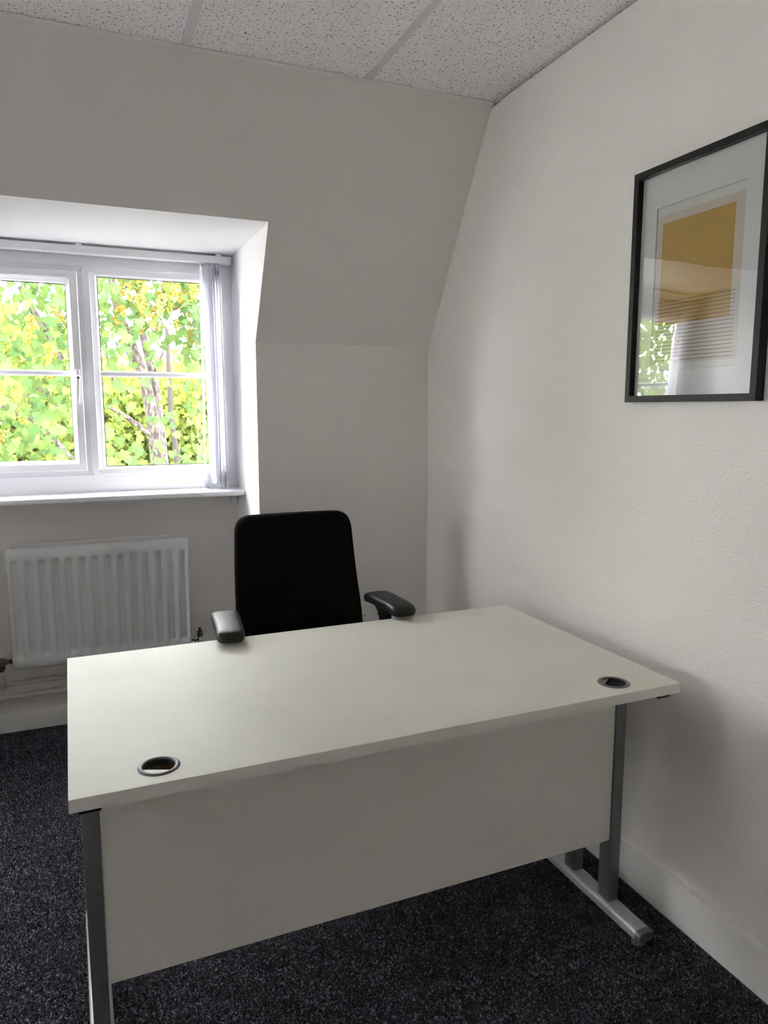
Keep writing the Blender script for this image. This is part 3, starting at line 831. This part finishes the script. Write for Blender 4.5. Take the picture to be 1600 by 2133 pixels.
# seat cushion
so = rounded_outline(0.245, 0.225, -0.98, -0.515, 0.085)
sm = Vector((0, -0.75)); lp = []
for s_, z in ((0.02, 0.500), (0.5, 0.500), (0.82, 0.497), (0.94, 0.487), (1.0, 0.462), (0.97, 0.442), (0.9, 0.435), (0.02, 0.435)):
    lp.append([(-0.765 + (sm + (p - sm) * s_).x, (sm + (p - sm) * s_).y, z - 0.02 * sstep(-0.85, -1.0, (sm + (p - sm) * s_).y) * 0) for p in so])
CT(MB().loops(lp, capstart=True, capend=True)).build('seat', M['fabric'], ch, 60)
CT(MB().box(-0.90, -0.63, -0.84, -0.58, 0.385, 0.4345, 0.012)).build('mechanism', M['blackp'], ch)
CT(MB().lathe([(0.030, 0.11), (0.030, 0.25), (0.026, 0.25), (0.026, 0.30), (0.014, 0.30), (0.014, 0.386)], Matrix.Translation((-0.765, -0.70, 0)), 20)).build('gas_lift', M['blackp'], ch)
ba = MB().lathe([(0.045, 0.075), (0.05, 0.085), (0.05, 0.115), (0.034, 0.125), (0.034, 0.11)], Matrix.Translation((-0.765, -0.70, 0)), 20)
cast = []
for k in range(5):
    a = radians(18 + 72 * k); dx, dy = cos(a), sin(a)
    ba.tube([(-0.765 + dx * 0.03, -0.70 + dy * 0.03, 0.098), (-0.765 + dx * 0.17, -0.70 + dy * 0.17, 0.092), (-0.765 + dx * 0.305, -0.70 + dy * 0.305, 0.072)], [0.028, 0.023, 0.016], 10)
    cast.append((-0.765 + dx * 0.295, -0.70 + dy * 0.295, a))
CT(ba).build('star_base', M['blackp'], ch)
for x, y, a in cast:
    cm = MB()
    for sd in (-1, 1):
        cm.lathe([(0, -0.009), (0.022, -0.009), (0.025, -0.005), (0.025, 0.005), (0.022, 0.009), (0, 0.009)], Matrix.Translation((x - sin(a) * 0.013 * sd, y + cos(a) * 0.013 * sd, 0.025)) @ Matrix.Rotation(a, 4, 'Z') @ Matrix.Rotation(pi / 2, 4, 'X'), 18, False)
    cm.tube([(x, y, 0.03), (x, y, 0.075)], 0.007, 8)
    CT(cm).build('caster', M['blackp'], ch)
# arms: rounded pads splayed a little outwards on flared supports
def pad_mesh(cx, cy, ang, ln, wd, zt, th=0.029):
    o_ = rounded_outline(wd / 2 * 0.92, wd / 2 * 1.0, -ln / 2, ln / 2, 0.026, 8)
    ca, sa = cos(ang), sin(ang)
    def P(p, s_, z):
        q = Vector((math.copysign(max(0, abs(p.x) - (1 - s_) * 0.045), p.x), math.copysign(max(0, abs(p.y) - (1 - s_) * 0.045), p.y)))
        f = (q.y / ln + 0.5)
        droop = -0.007 * max(0, 0.25 - f) / 0.25 - 0.005 * max(0, f - 0.8) / 0.2
        return (cx + q.x * ca - q.y * sa, cy + q.x * sa + q.y * ca, z + droop)
    lp = [[P(p, s_, zt + dz) for p in o_] for s_, dz in ((0.25, 0.0015), (0.6, 0.001), (0.8, -0.0005), (0.92, -0.004), (1.0, -0.012), (0.99, -0.022), (0.93, -th), (0.3, -th))]
    return MB().loops(lp, capstart=True, capend=True)
pads = [(-1.074, -0.838, -0.10, 0.250, 0.088, 0.7765), (-0.522, -0.787, 0.075, 0.245, 0.092, 0.7765)]
for i, (cx, cyy, ang, ln, wd, zt) in enumerate(pads):
    sgn = -1 if i == 0 else 1
    ax = -0.765 + sgn * 0.262
    # support: upright blade from under the seat, flaring into a bracket below the pad
    st = MB()
    secs = []
    px_, py_ = cx - sgn * 0.012, cyy + 0.015
    for z, wx, wy, f in ((0.425, 0.014, 0.034, 0.0), (0.50, 0.014, 0.032, 0.05), (0.62, 0.014, 0.030, 0.45), (0.68, 0.015, 0.033, 0.8), (0.720, 0.020, 0.040, 0.95), (0.7465, 0.028, 0.072, 1.0)):
        x, y = ax + (px_ - ax) * f, -0.735 + (py_ + 0.735) * f
        secs.append([(x + wx * cos(2 * pi * k / 16), y + wy * sin(2 * pi * k / 16), z) for k in range(16)])
    st.loops(secs, capstart=True, capend=True)
    st.box(min(ax, -0.765 + sgn * 0.10), max(ax, -0.765 + sgn * 0.10), -0.765, -0.705, 0.412, 0.432, 0.004)
    ao = CT(st).build('armrest', M['blackp'], ch, 50)
    CT(pad_mesh(cx, cyy, ang, ln, wd, zt)).build('arm_pad', M['pad'], ao, 60)

# ------------------------------------------------------------------ framed print on the papered wall
pc = empty('framed_picture', (0, -1.5395, 1.7275))
tag(pc, 'black framed abstract print, mustard block and thin lines, on the papered wall', 'picture')
def wl(y0, y1, z0, z1, x): return [(x, y0, z0), (x, y1, z0), (x, y1, z1), (x, y0, z1)]
HY, HZ, FW_ = 0.2185, 0.305, 0.0175
fr = MB().loops([wl(-HY, HY, -HZ, HZ, -0.0006), wl(-HY, HY, -HZ, HZ, -0.0264), wl(-HY + 0.0006, HY - 0.0006, -HZ + 0.0006, HZ - 0.0006, -0.027), wl(-HY + FW_, HY - FW_, -HZ + FW_, HZ - FW_, -0.027), wl(-HY + FW_, HY - FW_, -HZ + FW_, HZ - FW_, -0.0006)], close=True)
fr.build('frame', M['frameblack'], pc, 0)
MB().box(-0.0045, -0.0012, -HY + 0.003, HY - 0.003, -HZ + 0.003, HZ - 0.003).build('backing_board', M['chip'], pc, 0)
# mount with a bevelled window (positions along the wall measured from the picture centre; +y runs to the corner)
oy0, oy1, oz0, oz1 = -1.679 + 1.5395, -1.394 + 1.5395, 1.506 - 1.7275, 1.9295 - 1.7275
mt = MB().loops([wl(-HY + 0.003, HY - 0.003, -HZ + 0.003, HZ - 0.003, -0.0085), wl(oy0, oy1, oz0, oz1, -0.0085)])
mt.build('mount', M['mat'], pc, 0)
MB().loops([wl(oy0, oy1, oz0, oz1, -0.0085), wl(oy0 + 0.0016, oy1 - 0.0016, oz0 + 0.0016, oz1 - 0.0016, -0.0062)]).build('mount_bevel', M['matcut'], pc, 0)
pr = MB().box(-0.0060, -0.0050, oy0 - 0.02, oy1 + 0.02, oz0 - 0.02, oz1 + 0.02).build('print_sheet', M['printwhite'], pc, 0)
def Yp(v): return v + 1.5395
def Zp(v): return v - 1.7275
MB().box(-0.0062, -0.00595, Yp(-1.6765), Yp(-1.3960), Zp(1.5235), Zp(1.9065)).build('blush_panel', M['printpaper'], pr, 0)
MB().box(-0.0064, -0.0061, Yp(-1.6505), Yp(-1.4170), Zp(1.6250), Zp(1.8860)).build('mustard_block', M['mustard'], pr, 0)
for k in range(17):
    z = 1.6842 - k * (1.6842 - 1.5315) / 16
    MB().box(-0.0066, -0.0063, Yp(-1.6635), Yp(-1.4095), Zp(z) - 0.0007, Zp(z) + 0.0007).build('printed_line', M['ink'], pr, 0)
MB().box(-0.0125, -0.0105, -HY + 0.004, HY - 0.004, -HZ + 0.004, HZ - 0.004).build('glazing', M['acrylic'], pc, 0)

# ------------------------------------------------------------------ outside: ground, trees
ZG = -3.2
tag(MB().box(-60, -6.5, -40, 70, ZG - 0.2, ZG).build('ground', M['ground'], smooth=0), 'unseen ground made pale to bounce daylight up to the ceiling', kind='structure')
tag(MB().box(-6.5, 40, 0.9, 70, ZG - 0.2, ZG).build('ground', M['dark_ground'], smooth=0), 'unseen ground under the trees made dark to dim the soffit', kind='structure')

def leaf_mesh(name, m, size):
    """five lobed toothed leaf, folded along the midrib, stalk end at the origin, tip along -z"""
    half = [(0.0, 0.0), (0.16, 0.10), (0.44, 0.02), (0.36, -0.16), (0.58, -0.30), (0.34, -0.42), (0.36, -0.62), (0.16, -0.62), (0.0, -0.98)]
    vs = []; fs = []
    mid_ = [(0, -0.0), (0, -0.30), (0, -0.98)]
    c = len(half)
    for sgn in (1, -1):
        b0 = len(vs)
        for x, z in half:
            vs.append((sgn * x * size, (-0.35 * abs(x) + 0.22 * z * z - 0.15 * x * x) * size, z * size))
        vs.append((0, 0.02 * size, -0.30 * size))
        for k in range(c - 1): fs.append((b0 + k, b0 + k + 1, b0 + c) if sgn > 0 else (b0 + k + 1, b0 + k, b0 + c))
    me = bpy.data.meshes.new(name); me.from_pydata(vs, [], fs)
    bm = bmesh.new(); bm.from_mesh(me); bmesh.ops.remove_doubles(bm, verts=bm.verts[:], dist=1e-5); bm.to_mesh(me); bm.free()
    me.materials.append(m)
    return me
def blob_mesh(name, m, r):
    """hanging flower cluster: stalk with many small octahedral buds"""
    rr = random.Random(3); mb = MB()
    for k in range(95):
        t_ = rr.random(); rad = 0.45 * (0.25 + sin(pi * min(1, t_ * 0.9 + 0.1)))
        a = rr.random() * 6.28; q = r * 0.105 * (0.7 + 0.6 * rr.random())
        c = Vector((cos(a) * rad * r * rr.random() ** 0.5, sin(a) * rad * r * rr.random() ** 0.5, -t_ * 1.9 * r))
        mb.add([c + Vector(d) * q for d in ((1, 0, 0), (-1, 0, 0), (0, 1, 0), (0, -1, 0), (0, 0, 1), (0, 0, -1))], [(0, 2, 4), (2, 1, 4), (1, 3, 4), (3, 0, 4), (2, 0, 5), (1, 2, 5), (3, 1, 5), (0, 3, 5)])
    return mb.mesh(name, m, 0)
LEAF = leaf_mesh('leaf', M['leaf'], 0.128)
LEAFY = leaf_mesh('leaf', M['leaf_yellow'], 0.125)
FLOWER = blob_mesh('flower_cluster', M['flower'], 0.105)

def proj(p):
    d = Vector(p) - CAM; z = d.dot(fwd)
    return (800 + FPX * d.dot(rgt) / z, 1066.5 - FPX * d.dot(upv) / z, z)

def leaf_matrix(p, r, sc):
    # hanging leaf: tip down and outwards, blade turned to the light
    return Matrix.Translation(p) @ Euler((r.uniform(-1.25, 0.15), r.uniform(-0.6, 0.6), r.uniform(0, 6.283) if r.random() < 0.35 else r.gauss(0.1, 0.7)), 'ZYX').to_matrix().to_4x4() @ Matrix.Scale(sc, 4)

def stuff_from(mats_, src, name, parent):
    vs0 = [v.co.copy() for v in src.vertices]; fs0 = [tuple(p.vertices) for p in src.polygons]
    V = []; F = []
    for mx in mats_:
        b0 = len(V); V += [(mx @ v)[:] for v in vs0]; F += [tuple(i + b0 for i in f) for f in fs0]
    me = bpy.data.meshes.new(name); me.from_pydata(V, [], F); me.materials.append(src.materials[0])
    o = put(name, me, parent); o['kind'] = 'stuff'
    return o

def tree(name, base, label, trunks, branches, clusters, leafm, flowers, seed, group, n_parts=300, bark='bark', leaf_sc=1.0, per=11, spread_=0.34):
    r = random.Random(seed)
    root = empty(name, base); tag(root, label, 'tree', group)
    B = Vector(base)
    for pts, rads in trunks:
        MB().tube([Vector(p) - B for p in pts], rads, 12).build('trunk', M[bark], root, 60)
    for pts, rads in branches:
        MB().tube([Vector(p) - B for p in pts], rads, 7).build('branch', M[bark], root, 60)
    mats_ = []
    for c in clusters:
        for k in range(r.randint(per - 3, per + 2)):
            p = Vector(c) + Vector((r.gauss(0, spread_), r.gauss(0, spread_), r.gauss(0, spread_ * 0.75))) - B
            mats_.append(leaf_matrix(p, r, leaf_sc * r.uniform(0.7, 1.15)))
    def key(mx):
        u, v_, z = proj(mx.translation + B)
        inside = -15 < u < 470 and 540 < v_ < 1000
        return z if inside else 1000 + z
    mats_.sort(key=key)
    for mx in mats_[:n_parts]:
        o = put('leaf', leafm, root); o.matrix_local = mx
    if len(mats_) > n_parts:
        stuff_from(mats_[n_parts:], leafm, 'leaves', root)
    for p in flowers:
        o = put('flower_cluster', FLOWER, root, Vector(p) - B, (r.uniform(-.2, .2), r.uniform(-.2, .2), r.uniform(0, 6.28)))
        s_ = r.uniform(0.75, 1.25); o.scale = (s_, s_, s_ * r.uniform(0.8, 1.2))
    return root

def scatter(r, n, x0, x1, y0, y1, z0, z1, holes=()):
    res = []
    while len(res) < n:
        p = (r.uniform(x0, x1), r.uniform(y0, y1), r.uniform(z0, z1))
        if any(a <= p[0] <= b_ and c <= p[2] <= d for a, b_, c, d in holes): continue
        res.append(p)
    return res

r = random.Random(21)
# --- maple seen through the fixed pane: trunk at about ten metres from the camera
ty = 7.2
trA = [([(-0.40, ty, ZG), (-0.42, ty, -1.0), (-0.46, ty, 0.6), (-0.52, ty, 1.25), (-0.60, ty, 1.75), (-0.72, ty, 2.15), (-0.87, ty, 2.55), (-0.98, ty, 3.2), (-1.2, ty, 4.4)], [0.19, 0.16, 0.115, 0.085, 0.07, 0.066, 0.062, 0.045, 0.02]),
       ([(-0.40, ty + 0.05, 0.5), (-0.42, ty + 0.15, 1.2), (-0.46, ty + 0.2, 1.75), (-0.54, ty + 0.25, 2.15), (-0.62, ty + 0.3, 2.6), (-0.60, ty + 0.3, 3.6)], [0.07, 0.06, 0.055, 0.05, 0.04, 0.02])]
brA = [([(-0.45, ty, 0.95), (-0.70, ty - 0.1, 1.18), (-0.95, ty - 0.2, 1.36), (-1.15, ty - 0.3, 1.47)], [0.04, 0.034, 0.03, 0.022]),
       ([(-0.60, ty, 1.82), (-0.75, ty, 2.0), (-0.85, ty, 2.2)], [0.02, 0.014, 0.008]),
       ([(-0.45, ty + 0.2, 1.9), (-0.36, ty + 0.1, 2.12), (-0.30, ty, 2.3)], [0.016, 0.011, 0.007]),
       ([(-0.98, ty, 1.7), (-1.06, ty, 2.1), (-1.05, ty, 2.4)], [0.018, 0.014, 0.01]),
       ([(-0.45, ty, 2.6), (0.0, ty - 0.5, 2.75), (0.4, ty - 0.9, 2.7)], [0.03, 0.02, 0.01]),
       ([(-0.9, ty, 2.9), (-0.4, ty - 0.7, 3.1), (0.1, ty - 1.1, 3.05)], [0.03, 0.02, 0.01])]
hole = [(-1.25, -0.16, 1.72, 2.30), (-0.75, 0.0, 1.1, 2.3)]
clA = scatter(r, 62, -1.35, 0.75, 5.6, 7.0, 2.3, 3.35, [(-1.3, -0.95, 2.9, 3.4)]) + scatter(r, 26, -0.10, 0.75, 5.8, 7.0, 1.85, 2.5) \
    + scatter(r, 7, -1.50, -1.10, 5.8, 7.0, 1.2, 1.75) + scatter(r, 26, -1.35, 0.5, 5.4, 6.6, 0.30, 0.80) + scatter(r, 5, -0.5, 0.35, 5.8, 6.6, 1.0, 1.45) \
    + scatter(r, 40, -1.6, 1.2, 7.6, 8.6, 2.7, 4.5) + scatter(r, 5, -1.45, -1.15, 6, 7, 1.75, 2.4) \
    + scatter(r, 230, -2.2, 2.6, 3.9, 8.6, 3.5, 6.6) + scatter(r, 170, 0.95, 5.2, 4.6, 8.4, -0.6, 6.0)  # these two groups: unseen crown added to block sky light
flA = scatter(r, 46, -1.0, 0.1, 5.5, 6.6, 2.42, 3.0) + scatter(r, 16, 0.0, 0.6, 5.6, 6.6, 1.95, 2.5) + scatter(r, 6, -1.35, -1.15, 5.8, 6.4, 2.2, 2.9)
tree('maple_tree', (-0.40, ty, ZG), 'maple with two pale mottled trunks and yellow flowers outside the fixed window pane', trA, brA, clA, LEAF, flA, 5, 'maple trees outside the window')

# --- maple filling the casement pane, trunk further along to the side
ty = 7.6
trB = [([(-3.6, ty, ZG), (-3.55, ty, -0.5), (-3.5, ty, 1.2), (-3.55, ty, 2.8), (-3.5, ty, 4.6)], [0.18, 0.15, 0.12, 0.09, 0.03])]
brB = [([(-3.52, ty, 1.5), (-2.9, ty - 0.4, 2.2), (-2.2, ty - 0.8, 2.9)], [0.06, 0.04, 0.02]),
       ([(-1.60, ty - 0.6, 2.0), (-1.72, ty - 0.6, 2.3), (-1.86, ty - 0.6, 2.55), (-2.0, ty - 0.6, 2.85)], [0.05, 0.045, 0.04, 0.03]),
       ([(-1.22, ty - 0.6, 1.06), (-1.45, ty - 0.6, 1.2), (-1.62, ty - 0.6, 1.42), (-1.9, ty - 0.6, 1.7)], [0.04, 0.036, 0.03, 0.02]),
       ([(-1.5, ty - 0.7, 0.75), (-1.68, ty - 0.7, 0.98), (-1.9, ty - 0.7, 1.25), (-2.4, ty - 0.3, 1.5), (-3.5, ty, 1.3)], [0.025, 0.032, 0.035, 0.04, 0.06]),
       ([(-2.2, ty - 1.0, 1.42), (-1.95, ty - 1.0, 1.58)], [0.012, 0.008])]
clB = scatter(r, 74, -2.7, -1.3, 5.6, 7.2, 0.55, 2.9) + scatter(r, 8, -2.6, -1.3, 5.8, 7.4, 2.9, 3.3) + scatter(r, 330, -9.6, -2.6, 5.2, 8.0, 0.0, 4.4) + scatter(r, 120, -4.6, -2.0, 4.2, 8.4, 3.5, 6.6)  # last group: unseen upper crown added to shade the window
flB = scatter(r, 16, -2.5, -1.4, 5.5, 6.6, 0.9, 2.8)
tree('maple_tree', (-3.6, ty, ZG), 'broad maple with thick green leaves filling the opening casement pane', trB, brB, clB, LEAF, flB, 9, 'maple trees outside the window')

# --- slim trees and yellow green bushes farther off
def bush(x, y, w, top, n, label, seed, trunks=()):
    rr = random.Random(seed)
    cl = []
    for k in range(n):
        a = rr.random(); zz = ZG + 0.8 + (top - ZG - 0.8) * a ** 0.6
        wd = w * sqrt(max(0.08, 1 - ((zz - (ZG + top) / 2) / ((top - ZG) / 2 + 0.01)) ** 2 * 0.75))
        cl.append((x + rr.uniform(-wd, wd), y + rr.uniform(-1.0, 1.0), zz))
    tr = [([(x, y, ZG), (x + 0.05, y, (ZG + top) / 2), (x, y, top - 0.4)], [0.12, 0.08, 0.03])] + list(trunks)
    br_ = [([(x, y, ZG + 2.0 + 0.5 * k), (x + 0.5 * (-1) ** k, y - 0.3, ZG + 2.9 + 0.6 * k), (x + 1.0 * (-1) ** k, y - 0.5, ZG + 3.5 + 0.6 * k)], [0.04, 0.03, 0.012]) for k in range(3)]
    tree('young_tree', (x, y, ZG), label, tr, br_, cl, LEAFY, [], seed, 'yellow green trees farther off', 300, 'bark_dark', 1.15, 18, 0.42)
bush(-2.6, 13.0, 1.7, 2.9, 420, 'yellow green young tree seen low through the casement pane', 31)
bush(-0.7, 14.2, 1.5, 2.05, 420, 'yellow green young tree behind the two pale maple trunks', 32)
bush(1.4, 13.4, 1.4, 2.2, 420, 'yellow green young tree with slim dark trunks by the drawn blind', 33,
     [([(0.40, 11.6, ZG), (0.30, 11.6, 0.4), (0.22, 11.6, 1.3), (0.20, 11.6, 2.9)], [0.07, 0.06, 0.05, 0.035]), ([(0.12, 11.9, ZG), (0.06, 11.9, 0.9), (-0.02, 11.9, 1.7), (-0.12, 11.9, 2.4)], [0.045, 0.04, 0.035, 0.02])])
bush(-11.2, 10.0, 3.4, 6.2, 380, 'broad yellow green tree mirrored in the glass of the black framed picture', 34)
